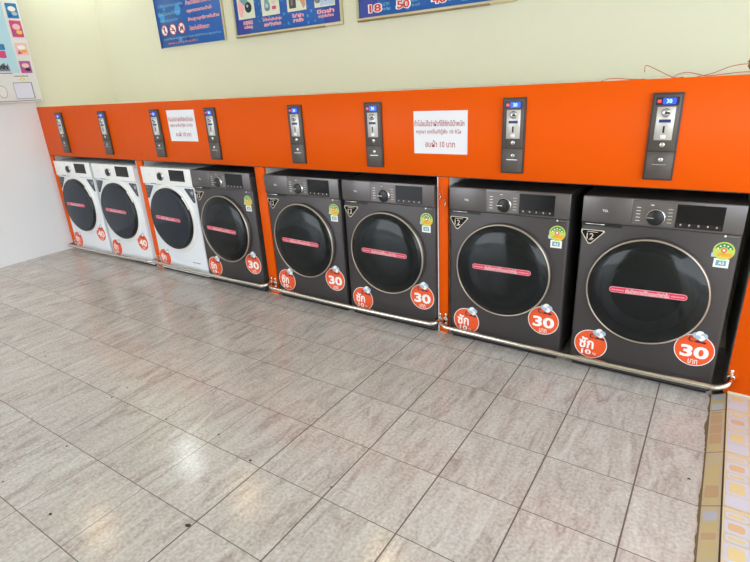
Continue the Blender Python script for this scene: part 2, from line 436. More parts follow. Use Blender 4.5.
# ------------------------------------------------------------------ washing machines
# local frame: x from the machine's middle, front face at y = 0, z up
H = .85
def sticker(mb, cx, cz, y, kind, r=.076):
    mb.disc(cx, cz, r, y, M['sticker_white']); mb.disc(cx, cz, r*.955, y-.0006, M['sticker'], .0004)
    yy = y-.0011
    if kind == 'load':
        mb.text('ซัก', cx-.018, cz+.004, .060, yy, M['sticker_white'], .028, w=.066)
        mb.text('10', cx-.016, cz-.044, .026, yy, M['sticker_white'], .03, w=.044)
        mb.text('kg', cx+.022, cz-.047, .016, yy, M['sticker_white'], .0)
        bx, bz = cx+.034, cz+.062
    else:
        mb.text(kind, cx+.002, cz-.008, .058, yy, M['sticker_white'], .035, w=.106)
        mb.text('บาท', cx+.002, cz-.055, .022, yy, M['sticker_white'], .01, w=.036)
        bx, bz = cx+.012, cz+.068
    # foam puff with a navy swoosh over the rim
    for dx, dz, rr, m in ((-.014, .004, .014, 'foam'), (.0, .010, .016, 'sticker_white'), (.015, .004, .014, 'foam'), (.006, -.006, .013, 'sticker_white'), (-.006, -.004, .010, 'foam')):
        mb.disc(bx+dx, bz+dz, rr, yy, M[m], .0004, 16); yy -= .00045
    yy -= .0003
    c = [(bx-.028+.012*math.cos(math.radians(t)), bz-.016+.012*math.sin(math.radians(t))) for t in range(60, 301, 30)]
    c2 = [(bx-.028+.007*math.cos(math.radians(t)), bz-.016+.008*math.sin(math.radians(t))) for t in range(300, 59, -30)]
    mb.poly(c+c2, yy, M['navy'], .0003)
    mb.poly([(bx-.022, bz-.027), (bx+.026, bz-.030), (bx+.028, bz-.024), (bx+.018, bz-.020), (bx+.008, bz-.024), (bx-.004, bz-.017), (bx-.012, bz-.023)], yy, M['navy'], .0003)

def strip(mb, cx, cz, y, L=.315, h=.026, rot=0):
    n = len(mb.bm.verts)
    mb.rect(cx-L/2, cx+L/2, cz-h/2, cz+h/2, y, M['pinkline'], .0006, h*.49)
    mb.rect(cx-L/2+.0022, cx+L/2-.0022, cz-h/2+.0022, cz+h/2-.0022, y-.0006, M['redstrip'], .0003, h*.4)
    mb.text('เติมน้ำยาตามที่ร้านแนะนำเท่านั้น', cx, cz+.0005, .019, y-.001, M['sticker_white'], .01, w=L*.56)
    mb.text('ooo', cx-L*.385, cz-.001, .007, y-.001, M['pinkline'], .02, w=.05)
    mb.text('ooo', cx+L*.385, cz-.001, .007, y-.001, M['pinkline'], .02, w=.05)

def washer_common(root, body_m, top_m, foot=True):
    b = MB()
    b.box((-.298, 0, .018), (.298, .56, H-.022), body_m, .011, 3)
    b.box((-.285, .012, .006), (.285, .04, .03), M['gap'])
    b.build('body', root)
    t = MB(); t.box((-.298, .004, H-.0215), (.298, .565, H), top_m, .006, 2); t.build('lid', root)
    for sx in (-.24, .24):
        for sy in (.06, .5):
            q = MB(); q.lathe([(0, 0), (.022, 0), (.022, .012), (.012, .018), (0, .018)], (sx, sy, 0), M['black'], 16, axis='z'); q.build('foot', root)

def make_dark():
    root = empty('washing_machine', (0, 0, 0), 'x', 'washing machine')
    washer_common(root, M['dark'], M['dark_top'])
    # fascia
    f = MB(); f.box((-.298, -.008, .733), (.298, .006, H), M['fascia'], .003, 2)
    f.rect(-.094, .062, .742, .838, -.008, M['fascia2'], .0008)
    for k in range(5):
        f.rect(-.082, -.066, .757+k*.014, .7595+k*.014, -.0088, M['sticker_white'], .0003)
        f.rect(.035, .052, .757+k*.014, .7595+k*.014, -.0088, M['tri_gold'], .0003)
    f.rect(-.03, -.018, .826, .829, -.0088, M['sticker_white'], .0003)
    f.rect(-.298, .298, .7295, .733, .004, M['gap'], .006)
    f.build('control_fascia', root)
    d = MB(); d.box((-.297, -.0095, .734), (-.099, -.004, H-.002), M['fascia'], .002, 2)
    d.rect(-.29, -.13, .716, .7285, -.0005, M['black'], .003, .003)
    d.box((-.282, -.007, .722), (-.20, -.003, .7275), M['silver'], .0015, 1)
    o = d.build('detergent_drawer', root)
    t = MB(); t.text('TCL', -.202, .789, .0095, -.0098, M['sticker_white'], .02); t.build('maker_mark', o)
    k = MB(); k.lathe([(.037, 0), (.036, -.010), (.033, -.0115)], (-.007, -.0085, .777), M['silver'], 40)
    k.lathe([(.033, -.0115), (.031, -.016), (.028, -.018), (0, -.018)], (-.007, -.0085, .777), M['black'], 40)
    k.build('program_knob', root)
    p = MB(); p.rect(-.040, -.012, .7755, .7785, -.0266, M['silver'], .0006); p.build('knob_pointer', root)
    s = MB(); s.rect(.066, .230, .742, .838, -.008, M['screen'], .0015)
    s.rect(.069, .227, .744, .762, -.0095, M['screen2'], .0003)
    for i, u in enumerate((.085, .116, .148, .180, .210)):
        s.rect(u-.0035, u+.0035, .751, .7515, -.0098, M['tri_gold'], .0003)
        s.disc(u, .756, .003, -.0098, M['tri_gold'], .0003, 10)
    s.build('display_panel', root)
    i = MB(); i.disc(.244, .7225, .0042, 0, M['sticker_white'], .0008, 16); i.rect(.254, .286, .7215, .7235, 0, M['grey_print'], .0005); i.build('indicator_mark', root)
    # door: ring, smoked glass, bowl behind
    cz = .443
    cx = -.006
    r = MB(); r.lathe([(.2425, -.022), (.2415, -.0275), (.239, -.0295), (.2365, -.0295), (.2345, -.027)], (cx, 0, cz), M['champagne'], 96)
    door = MB(); door.lathe([(.2445, -.0005), (.2425, -.022), (.234, -.022), (.2, -.004)], (cx, 0, cz), M['dark'], 96)
    do = door.build('door', root)
    r.build('door_ring', do)
    g = MB(); g.lathe([(.2350, -.0275), (.225, -.036), (.20, -.046), (.16, -.055), (.10, -.0605), (.0, -.063)], (cx, 0, cz), M['glass'], 96); g.build('door_glass', do)
    b = MB(); b.lathe([(.2, -.004), (.188, -.030), (.180, -.033), (.165, -.020), (.14, -.0035)], (cx, 0, cz), M['bowl'], 96)
    b.lathe([(.14, -.0035), (0, -.0032)], (cx, 0, cz), M['black'], 96); b.build('door_bowl', do)
    s = MB(); strip(s, .006, cz-.003, -.0635, L=.298); s.build('door_strip_label', root)
    # stickers
    s = MB(); sticker(s, .212, .208, 0, '30'); s.build('price_sticker', root)
    s = MB(); sticker(s, -.206, .13, 0, 'load', .074); s.build('load_sticker', root)
    s = MB()
    P = [(-.294, .697), (-.200, .697), (-.197, .690), (-.250, .632), (-.262, .630), (-.297, .685)]
    C = Vector((-.252, .671))
    s.poly(P, 0, M['tri_gold']); s.poly([tuple(C+(Vector(p)-C)*.88) for p in P], -.0006, M['tri_black'], .0003)
    s.text('12', -.256, .667, .027, -.001, M['tri_gold'], .01); s.rect(-.27, -.225, .686, .6885, -.001, M['tri_gold'], .0003)
    s.rect(-.262, -.246, .649, .651, -.001, M['tri_gold'], .0003)
    s.build('capacity_label', root)
    s = MB(); cx, cz2 = .248, .662
    s.rect(cx-.040, cx-.005, cz2-.028, cz2-.010, 0, M['e_blue'], .0005, .003)
    s.disc(cx, cz2, .037, 0, M['e_yg'], .0007); 
    s.disc(cx, cz2+.001, .031, -.0008, M['e_green'], .0003, 30, a0=12, a1=168)
    s.disc(cx, cz2+.001, .015, -.0012, M['e_yg'], .0003, 24)
    for t in (30, 62, 94, 126, 155): s.disc(cx+.023*math.cos(math.radians(t)), cz2+.023*math.sin(math.radians(t)), .0034, -.0012, M['sticker_white'], .0003, 10)
    s.disc(cx, cz2+.003, .010, -.0016, M['e_red'], .0003, 20); s.disc(cx, cz2+.003, .005, -.002, M['sticker_white'], .0003, 12)
    s.rect(cx-.020, cx+.030, cz2-.024, cz2-.010, -.0012, M['e_orange'], .0003, .003)
    s.rect(cx-.028, cx+.024, cz2-.070, cz2-.033, 0, M['sticker_white'], .0006)
    s.rect(cx-.020, cx+.015, cz2-.062, cz2-.040, -.0006, M['e_teal'], .0003); s.text('A3', cx-.002, cz2-.051, .013, -.001, M['sticker_white'], .02)
    s.build('energy_label', root)
    return root

def make_white():
    root = empty('washing_machine', (0, 0, 0), 'x', 'washing machine')
    washer_common(root, M['white'], M['white_top'])
    f = MB(); f.box((-.298, -.008, .722), (.298, .006, H), M['white_fascia'], .003, 2)
    f.rect(-.298, .298, .7185, .722, .004, M['grey_print'], .005)
    f.rect(-.105, -.1035, .728, .845, -.008, M['grey_print'], .0004); f.build('control_fascia', root)
    d = MB(); d.box((-.297, -.0092, .724), (-.108, -.004, H-.002), M['white_fascia'], .002, 2)
    d.rect(-.20, -.13, .7235, .7285, -.0092, M['grey_print'], .0005); o = d.build('detergent_drawer', root)
    t = MB(); t.text('TCL', -.202, .792, .0085, -.0095, M['grey_print'], .02); t.build('maker_mark', o)
    k = MB(); k.lathe([(.033, 0), (.032, -.010), (.029, -.0115)], (-.055, -.0085, .785), M['silver'], 40)
    k.lathe([(.029, -.0115), (.027, -.016), (.024, -.018), (0, -.018)], (-.055, -.0085, .785), M['black'], 40); k.build('program_knob', root)
    s = MB(); s.rect(.05, .225, .756, .838, -.008, M['screen'], .0015); s.rect(.054, .221, .759, .771, -.0095, M['screen2'], .0003)
    s.build('display_panel', root)
    cz = .463
    door = MB(); door.lathe([(.272, 0), (.268, -.008), (.252, -.014), (.240, -.016), (.236, -.012)], (0, 0, cz), M['white_fascia'], 96)
    do = door.build('door', root)
    r = MB(); r.lathe([(.2385, -.010), (.238, -.034), (.233, -.040), (.226, -.041)], (0, 0, cz), M['black'], 96); r.build('door_rim', do)
    g = MB(); g.lathe([(.2265, -.0405), (.19, -.044), (.10, -.047), (0, -.048)], (0, 0, cz), M['glass_w'], 96); g.build('door_glass', do)
    b = MB(); b.lathe([(.226, -.030), (.19, -.026), (.15, -.014), (.1, -.008), (0, -.006)], (0, 0, cz), M['bowl'], 96); b.build('door_bowl', do)
    h = MB()
    pts = [(.245*math.cos(math.radians(t)), -.02, cz+.245*math.sin(math.radians(t))) for t in range(22, 50, 4)]
    h.tube(pts, .007, M['white_fascia'], 10); h.build('door_handle', do)
    s = MB(); strip(s, -.012, cz-.008, -.0486, L=.30); s.build('door_strip_label', root)
    s = MB(); sticker(s, .206, .208, 0, '40'); s.build('price_sticker', root)
    s = MB(); sticker(s, -.222, .115, 0, 'load', .074); s.build('load_sticker', root)
    for sg in (-1, 1):
        s = MB(); P = [(sg*.292, .707), (sg*.292, .604), (sg*.268, .604), (sg*.190, .700), (sg*.190, .707)]
        s.poly(P, 0, M['tri_grey'])
        for a, b, rr in ((.272, .69, .010), (.245, .685, .006), (.272, .66, .007), (.222, .697, .004), (.275, .632, .005), (.255, .665, .004)):
            s.disc(sg*a, b, rr, -.0006, M['grey_print'], .0003, 12)
        if sg > 0: s.text('10', .268, .676, .02, -.001, M['sticker_white'], .02)
        s.build('corner_label', root)
    return root

YF = -.02
spots = [  # left edge x, kind, label
 (.100, 'w', 'white washing machine beside the left wall, farthest left of the row'),
 (.735, 'w', 'white washing machine with a 40 price sticker, second from the left wall'),
 (1.440, 'w', 'white washing machine standing directly against a dark grey one in the second bay'),
 (2.041, 'd', 'dark grey washing machine standing directly against a white one in the second bay'),
 (2.772, 'd', 'dark grey washing machine at the left of the third bay, right of the mixed pair'),
 (3.396, 'd', 'dark grey washing machine at the right of the third bay from the left'),
 (4.080, 'd', 'dark grey washing machine at the left of the rightmost bay, fully visible blue-free fascia'),
 (4.728, 'd', 'dark grey washing machine nearest the camera, at the right end of the row'),
]
spots[6] = (4.080, 'd', 'dark grey washing machine at the left of the rightmost bay, second from the right end')
protos = {}
for i, (x0, kind, lab) in enumerate(spots):
    if kind not in protos:
        protos[kind] = make_white() if kind == 'w' else make_dark(); o = protos[kind]
    else: o = copy_tree(protos[kind])
    o.location = (x0+.30, YF, 0)
    o['label'] = lab; o['group'] = 'front loading washing machines in the orange bays'
    for ch in o.children:
        n = ch.name.split('.')[0]
        if n == 'door_strip_label': ch.rotation_euler = (0, math.radians((0, 1.0, 1.5, 2.2, 1.2, .8, -.6, -2.0)[i]), 0); \
            ch.location = (0, 0, (.020, .015, .015, .012, .010, .022, .028, .020)[i]); ch.location.x -= math.sin(ch.rotation_euler[1])*.44
        if n == 'load_sticker': ch.location = ((0, .012, .0, .0, .0, .002, .006, 0)[i], 0, (0, 0, -.0, .0, .01, -.01, -.012, .004)[i])
        if n == 'price_sticker': ch.location = (0, 0, (.012, .004, 0, .0, .004, .0, 0, 0)[i])
# the white machine of the second bay has its price sticker covered: it shows none
for o in list(bpy.data.objects):
    if o.type == 'EMPTY' and o.name.startswith('washing_machine') and abs(o.location.x-1.74) < .001:
        for ch in list(o.children):
            if ch.name.startswith('price_sticker'): bpy.data.objects.remove(ch)
        t = MB(); t.rect(.13, .22, .118, .124, 0, M['grey_print'], .0004); t.build('maker_mark', o)

# ------------------------------------------------------------------ coin acceptors
def make_coin():
    root = empty('coin_acceptor', (0, 0, 0), 'x', 'coin box')
    W, Z0, Z1 = .107, .927, 1.264
    b = MB(); b.box((-W/2, -.012, Z0), (W/2, -.0003, Z1), M['casing_edge'], .002, 2)
    b.box((-W/2+.007, -.0145, Z0+.118), (W/2-.007, -.011, Z1-.008), M['casing'], .0015, 1); b.build('housing', root)
    c = MB(); c.box((-W/2+.006, -.0150, Z0+.008), (W/2-.006, -.011, Z0+.112), M['casing'], .0015, 1); co = c.build('cash_door', root)
    c = MB(); c.rect(-.026, .026, Z0+.062, Z0+.0655, -.015, M['silver'], .0012); c.build('pull_slot', co)
    c = MB(); c.lathe([(.0095, 0), (.0095, -.004), (.0075, -.0055), (0, -.0055)], (0.004, -.015, Z0+.083), M['silver'], 20)
    c.rect(.0033, .0047, Z0+.078, Z0+.088, -.0205, M['gap'], .0004); c.build('lock', co)
    d = MB(); d.rect(-.040, .040, Z1-.046, Z1-.016, -.0145, M['lcd_panel'], .0015, .003); do = d.build('display', root)
    d = MB(); d.rect(-.016, .030, Z1-.043, Z1-.019, -.016, M['lcd'], .0008, .005); d.build('lcd_window', do)
    d = MB(); d.text('30', .006, Z1-.031, .015, -.0169, M['lcd_digit'], .02); d.build('digits', do)
    d = MB(); d.rect(-.034, -.022, Z1-.036, Z1-.026, -.016, M['red_led'], .0006, .002); d.build('red_light', do)
    p = MB(); p.box((-.032, -.0175, Z1-.178), (.032, -.0140, Z1-.052), M['steel_plate'], .0012, 1); po = p.build('coin_plate', root)
    p = MB(); p.lathe([(.017, 0), (.016, -.007), (.011, -.011), (0, -.012)], (.0, -.0175, Z1-.074), M['silver'], 28)
    p.rect(-.002, .014, Z1-.078, Z1-.070, -.0285, M['gap'], .0012); p.build('return_button', po)
    p = MB(); p.rect(-.021, .021, Z1-.111, Z1-.099, -.0175, M['blue_label'], .0006); p.build('label_plate', po)
    p = MB(); p.rect(-.004, .003, Z1-.150, Z1-.124, -.0175, M['gap'], .0006); p.build('coin_slot', po)
    p = MB(); p.box((-.009, -.024, Z1-.172), (.010, -.0172, Z1-.158), M['sticker_white'], .002, 2); p.build('return_cup', po)
    l = MB(); l.lathe([(.0100, 0), (.0100, -.004), (.008, -.0055), (0, -.0055)], (0.002, -.0145, Z1-.196), M['silver'], 20)
    l.rect(.0013, .0027, Z1-.201, Z1-.191, -.020, M['gap'], .0004); l.build('lock', root)
    return root
cx = [.362, 1.030, 1.721, 2.327, 3.075, 3.626, 4.395, 5.003]
clab = ['coin box nearest the left wall, above the farthest white machine',
        'coin box second from the left wall, above the second white machine',
        'coin box just left of the smaller, farther paper notice',
        'coin box just right of the smaller, farther paper notice',
        'coin box above the left machine of the third bay, midway between the two paper notices',
        'coin box just left of the larger, nearer paper notice',
        'coin box just right of the larger, nearer paper notice',
        'coin box closest to the camera, rightmost on the orange panel under the loose wires']
pc = make_coin()
for i, x in enumerate(cx):
    o = pc if i == 0 else copy_tree(pc)
    o.location = (x, 0, 0); o['label'] = clab[i]; o['group'] = 'coin boxes on the orange panel'

# ------------------------------------------------------------------ guard rails
rails = [(.045, 1.371, 'steel guard rail in front of the two white machines by the left wall', (.05, .072)),
         (1.409, 2.694, 'steel guard rail in front of the adjoining white and dark grey machines', (.075, .088)),
         (2.731, 4.0125, 'steel guard rail in front of the two dark grey machines of the third bay', (.088, .084)),
         (4.047, 5.390, 'steel guard rail in front of the two nearest machines on the right', (.09, .105))]
for x0, x1, lab, (za, zb) in rails:
    root = empty('guard_rail', ((x0+x1)/2, -.07, 0), lab, 'rail', 'steel pipe rails along the foot of the machines')
    zm = .050 if x0 < 1 else .078; ze = .068 if x0 < 1 else zm; pts = []
    yb, yo = -.008, -.072; R = .034; R2 = .055 if x1 > 5 else .034
    pts.append((x0, yb, za))
    for t in range(0, 91, 15):
        a = math.radians(t); pts.append((x0+R*(1-math.cos(a)), yo+R-R*math.sin(a)-.0, za+(zm-za)*(t/90)))
    for k in range(1, 20): pts.append((x0+R+(x1-x0-R-R2)*k/20, yo, zm+(ze-zm)*k/20-.006*math.sin(PI*k/20)))
    for t in range(90, -1, -15):
        a = math.radians(t); pts.append((x1-R2*(1-math.cos(a)), yo+R2-R2*math.sin(a), zb+(ze-zb)*(t/90)))
    pts.append((x1, yb, zb))
    m = MB(); m.tube(pts, .0125, M['steel'], 16); part(m, 'pipe', root)
    for xx, zz in ((x0, za), (x1, zb)):
        m = MB(); m.lathe([(.0163, -.0006), (.0163, -.004), (.0145, -.006), (.0145, -.010), (0.0122, -.010)], (xx, 0, zz), M['steel'], 28)
        for q in (90, 270): m.box((xx-.006, -.004, zz+(.026 if q == 90 else -.026)-.011), (xx+.006, -.0006, zz+(.026 if q == 90 else -.026)+.011), M['steel'], .001, 1)
        part(m, 'flange', root)

# ------------------------------------------------------------------ paper notices
L1 = 'ถ้าไม่แน่ใจว่าผ้าที่ใช้ซักมีน้ำหนัก'; L2 = 'กรุณา ยกขึ้นที่ตู้ชั่ง 10 กิโล'; L3 = 'อบผ้า 10 บาท'
for x0, x1, z0, z1, lab in ((3.869, 4.165, 1.006, 1.214, 'larger looking white paper notice with red lettering between the sixth and seventh coin boxes'),
                            (1.858, 2.158, 1.044, 1.255, 'smaller looking, farther white paper notice in the left half of the orange panel')):
    root = empty('paper_notice', ((x0+x1)/2, 0, z0), lab, 'notice', 'paper notices taped to the orange panel')
    m = MB(); m.rect(x0, x1, z0, z1, -.0002, M['paper'], .0006); part(m, 'sheet', root)
    c = (x0+x1)/2; zz = z0
    for t, dx, dz, h, ww in ((L1, -.006, .150, .030, .275), (L2, -.01, .107, .028, .25), (L3, 0, .050, .034, .165)):
        m = MB(); m.text(t, c+dx, zz+dz, h, -.001, M['ink_red'], .01, w=ww); part(m, 'text_line', root)

# ------------------------------------------------------------------ posters on the back wall
YW = .76
root = empty('rules_poster', (1.335, YW, 1.745), 'blue rules poster with pink Thai lines and three round prohibition symbols', 'poster')
x0, x1, z0, z1 = .915, 1.750, 1.745, 2.62
m = MB(); m.box((x0, YW-.010, z0), (x1, YW-.0005, z1), M['banner'], .001, 1)
yy = YW-.0101
m.rect(x0, x0+.42, z0+.38, z0+.66, yy, M['banner'], .0003)
for k in range(26):
    a = random.uniform(x0+.03, x1-.12); b = random.uniform(z0+.05, z1-.15); r = random.uniform(.012, .04)
    m.disc(a, b, r, yy, M['banner_light' if k % 3 else 'banner_dark'], .0002+.00001*k, 14)
part(m, 'board', root)
m = MB(); m.box((x1-.012, YW-.014, z0-.004), (x1+.004, YW-.001, z1), M['alu'], .001, 1); part(m, 'frame_rail', root)
m = MB(); m.box((x0-.004, YW-.013, z0-.004), (x0+.003, YW-.001, z1), M['banner_dark'], .001, 1)
part(m, 'frame_rail', root)
yy = YW-.0115
def line(*a, **k):
    m = MB(); m.text(*a, **k); part(m, 'text_line', root)
line('ปิดเครื่องทุกครั้ง', x0+.62, z0+.372, .036, yy, M['orange_text'], .03, w=.38)
for t, z, w in (('ห้ามนำรองเท้าลงซักในเครื่อง', .31, .40), ('กรุณาตรวจสอบเสื้อผ้า', .247, .31), ('ห้ามสูบบุหรี่ภายในร้าน', .185, .38), ('โปรดเก็บผ้าให้ตรงเวลา', .122, .25)):
    line(t, x0+.415+w/2, z0+z, .036, yy, M['pink_text'], .035, w=w)
for t, z, w in (('วิธีใช้เครื่องซักผ้าหยอดเหรียญ', .335, .33), ('เลือกโปรแกรมที่ต้องการ', .28, .28), ('หยอดเหรียญตามราคา', .225, .24)):
    line(t, x0+.045+w/2, z0+z-.02, .030, yy, M['cyan_text'], .0, w=w)
line('กรุณารักษาความสะอาดและปฏิบัติตามกฎของร้าน', x0+.42, z0+.062, .024, yy, M['cyan_text'], 0, w=.74)
line('ขอบคุณค่ะ', x0+.3, z0+.028, .024, yy, M['orange_text'], 0, w=.4)
for k, a in enumerate((.085, .20, .315)):
    m = MB(); c = x0+a; z = z0+.132
    m.disc(c, z, .044, yy, M['red_text'], .0004, 28); m.disc(c, z, .037, yy-.0004, M['sticker_white'], .0003, 28)
    if k == 0: m.rect(c-.006, c+.006, z-.028, z+.015, yy-.0008, M['black'], .0003); m.disc(c, z+.022, .008, yy-.0008, M['black'], .0003, 12)
    if k == 1: m.rect(c-.024, c+.024, z-.012, z-.004, yy-.0008, M['black'], .0003); m.disc(c, z+.004, .010, yy-.0008, M['brown'], .0003, 12)
    if k == 2: m.poly([(c-.024, z-.02), (c-.01, z-.02), (c, z-.004), (c+.018, z-.02), (c+.024, z-.014), (c+.016, z+.012), (c+.024, z+.026), (c+.004, z+.012), (c-.018, z+.006)], yy-.0008, M['black'], .0003)
    m.poly([(c-.032, z+.026), (c-.026, z+.032), (c+.032, z-.026), (c+.026, z-.032)], yy-.0013, M['red_text'], .0002)
    part(m, 'prohibition_symbol', root)

def framed(name, x0, x1, z0, z1, lab, fm=('alu', 'alu_dark')):
    root = empty(name, ((x0+x1)/2, YW, z0), lab, 'poster')
    m = MB(); m.box((x0+.012, YW-.012, z0+.012), (x1-.012, YW-.0005, z1-.012), M['banner'], .0005, 1)
    m.rect(x0+.03, x0+.16, z0+.014, z1-.02, YW-.0121, M['banner_dark'], .0003); m.rect(x1-.16, x1-.02, z0+.014, z1-.02, YW-.0121, M['banner_dark'], .0003)
    for k in range(60):
        m.disc(random.uniform(x0+.2, x1-.2), random.uniform(z0+.04, z0+.4), random.uniform(.004, .010), YW-.0123, M['banner_light'], .0002+k*1e-6, 8)
    part(m, 'board', root)
    m = MB(); t = .020
    m.box((x0, YW-.022, z0), (x1, YW-.001, z0+t), M[fm[0]], .002, 1); m.box((x0, YW-.022, z1-t), (x1, YW-.001, z1), M[fm[0]], .002, 1)
    m.box((x0, YW-.0215, z0+t), (x0+t*.8, YW-.001, z1-t), M[fm[0]], .002, 1); m.box((x1-t*.8, YW-.0215, z0+t), (x1, YW-.001, z1-t), M[fm[0]], .002, 1)
    m.box((x0+.01, YW-.0225, z0-.002), (x0+(x1-x0)*.86, YW-.006, z0+.008), M[fm[1]], .001, 1)
    part(m, 'frame', root); return root
x0, x1, z0 = 1.872, 2.918, 1.742
root = framed('instruction_poster', x0, x1, z0, 2.50, 'blue framed poster with four pictures and pink captions, in the middle of the back wall')
yy = YW-.0127
caps = (('หยอด', 'เหรียญ'), ('ใส่น้ำยาปรับผ้านุ่ม', 'ผงซักฟอก'), ('ใส่ผ้า', 'ลงถัง'), ('ปิดฝา', 'กดปุ่มเริ่มทำงาน'))
for k in range(4):
    a = x0+.055+k*.252; b = a+.178
    m = MB(); m.rect(a-.006, b+.006, z0+.118, z0+.40, yy, M['banner_dark'], .0003); m.rect(a, b, z0+.124, z0+.39, yy-.0003, M['photo_white'], .0003)
    y2 = yy-.0008; c = (a+b)/2; zb = z0+.124
    if k == 0:
        m.poly([(a+.02, zb+.02), (a+.05, zb+.015), (a+.075, zb+.10), (a+.03, zb+.14), (a+.005, zb+.10)], y2, M['pink_text'], .0003)
        m.poly([(a+.03, zb+.13), (a+.10, zb+.07), (a+.14, zb+.10), (a+.06, zb+.165)], y2-.0004, M['e_teal'], .0003)
        m.disc(a+.115, zb+.075, .036, y2-.0008, M['black'], .0003, 20); m.disc(a+.108, zb+.085, .010, y2-.0012, M['e_blue'], .0002, 12)
        m.rect(a+.06, a+.12, zb+.16, zb+.22, y2, M['red_text'], .0003, .01)
    if k == 1:
        m.rect(a+.03, a+.085, zb+.03, zb+.09, y2, M['grey_print'], .0003, .02); m.rect(a+.035, a+.075, zb+.05, zb+.13, y2-.0004, M['e_teal'], .0003, .015); m.disc(a+.055, zb+.065, .014, y2-.0008, M['e_blue'], .0002, 14)
        for j, mm in enumerate(('pk_pink', 'pk_rose', 'pk_pink', 'red_text')): m.rect(a+.105, a+.145, zb+.035+j*.032, zb+.058+j*.032, y2, M[mm], .0003, .005)
    if k == 2:
        m.rect(a+.02, a+.085, zb+.02, zb+.16, y2, M['brown'], .0003, .008); m.rect(a+.04, a+.055, zb+.04, zb+.12, y2-.0004, M['grey_print'], .0002, .004)
        m.poly([(a+.09, zb+.15), (a+.10, zb+.09), (a+.125, zb+.06), (a+.15, zb+.01), (a+.17, zb+.03), (a+.165, zb+.16)], y2, M['skin'], .0003)
        m.poly([(a+.085, zb+.13), (a+.105, zb+.06), (a+.115, zb+.065), (a+.105, zb+.14)], y2-.0004, M['skin'], .0003)
    if k == 3:
        m.disc(a+.03, zb+.055, .03, y2, M['grey_print'], .0003, 20); m.rect(a+.05, a+.172, zb+.008, zb+.05, y2, M['e_blue'], .0003)
        m.poly([(a+.065, zb+.04), (a+.08, zb+.055), (a+.10, zb+.03), (a+.115, zb+.055), (a+.14, zb+.035), (a+.15, zb+.12), (a+.06, zb+.13)], y2-.0004, M['red_text'], .0003)
        m.disc(a+.06, zb+.11, .018, y2-.0008, M['e_blue'], .0002, 14)
    part(m, 'picture', root)
    m = MB(); ww = (.10, .19, .11, .15)[k]
    for q, t in enumerate(caps[k]):
        for dx, mm, bd in ((0, 'pink_text', .05),):
            m.text(t, c+.004, z0+.097-q*.030, .027, YW-.0128-.0002, M[mm], bd, w=ww*(1 if q == 0 else .9))
    part(m, 'caption', root)
x0, x1, z0 = 3.038, 4.118, 1.742
root = framed('price_poster', x0, x1, z0, 2.50, 'blue framed price poster showing 18 50 40, rightmost on the back wall')
for k, (t, c) in enumerate((('18', .145), ('50', .355), ('40', .605))):
    m = MB(); z = z0+.068; m.text(t, x0+c, z, .054, yy, M['sticker_white'], .09, w=.112); m.text(t, x0+c, z, .045, yy-.0006, M['red_text'], .03, w=.092)
    m.text('บาท', x0+c+.085, z+.015, .018, yy, M['cyan_text'], 0); m.text('40 นาที', x0+c+.088, z-.012, .016, yy, M['cyan_text'], 0)
    part(m, 'price_numeral', root)
m = MB(); m.rect(x1-.33, x1-.07, z0+.04, z0+.11, yy, M['cyan_text'], .0003, .01); m.text('สอบถามเพิ่มเติม', x1-.2, z0+.075, .03, yy-.0005, M['banner'], .02, w=.2); part(m, 'caption', root)

# ------------------------------------------------------------------ dispenser on the left wall (local x runs along +y, front faces +x)
root = empty('detergent_dispenser', (0.0, -.55, 1.352), 'white wall-mounted detergent dispenser with pale blue front and packet pictures', 'dispenser', rz=PI/2)
D = .045
m = MB(); m.box((-.60, -D, .008), (.604, -.0006, 1.2), M['box_white'], .006, 2)
m.rect(-.58, .59, .020, .026, -D, M['grey_print'], .0004); m.build('cabinet', root)
m = MB(); m.rect(-.56, .475, .25, 1.17, -D, M['box_sky'], .0010); m.rect(-.56, .415, .242, .249, -D, M['pk_pink'], .0008); m.build('front_panel', root)
m = MB(); m.rect(.395, .547, .038, .172, -D, M['grey_print'], .0006, .004); m.rect(.398, .538, .042, .166, -D-.0006, M['box_lav'], .0006, .004); m.build('pickup_tray', root)
m = MB(); m.disc(.30, .10, .035, -D, M['grey_print'], .0005, 28, rz=.05); m.disc(.30, .10, .032, -D-.0005, M['box_white'], .0004, 28, rz=.046); m.build('coin_return', root)
m = MB(); m.text('หยอดเหรียญ', .475, .222, .013, -D, M['navy'], .03, w=.11); m.build('lettering', root)
m = MB(); m.poly([(.452, .197), (.478, .183), (.504, .197), (.478, .211)], -D, M['yellow_print'], .0005); m.poly([(.466, .197), (.478, .190), (.490, .197), (.478, .204)], -D-.0005, M['box_white'], .0004); m.build('diamond_mark', root)
m = MB(); m.poly([(.0, .262), (.405, .262), (.398, .325), (.38, .30), (.37, .33), (.34, .305), (.33, .332), (.0, .332)], -D-.0011, M['grey_print'], .0004); m.text('ซักผ้า', .33, .297, .04, -D-.0016, M['navy'], .06, w=.12); m.build('logo_band', root)
m = MB(); m.rect(.2, .405, .365, .42, -D-.0011, M['pk_pink'], .0005, .008); m.rect(.2, .41, .427, .472, -D-.0011, M['pk_blue'], .0005, .006); m.build('slogan_band', root)
PK = [('pk_purple', .488, .576, .246, .343), ('pk_rose', .492, .587, .39, .485), ('pk_pink', .498, .587, .53, .657), ('pk_blue', .500, .587, .675, .787)]
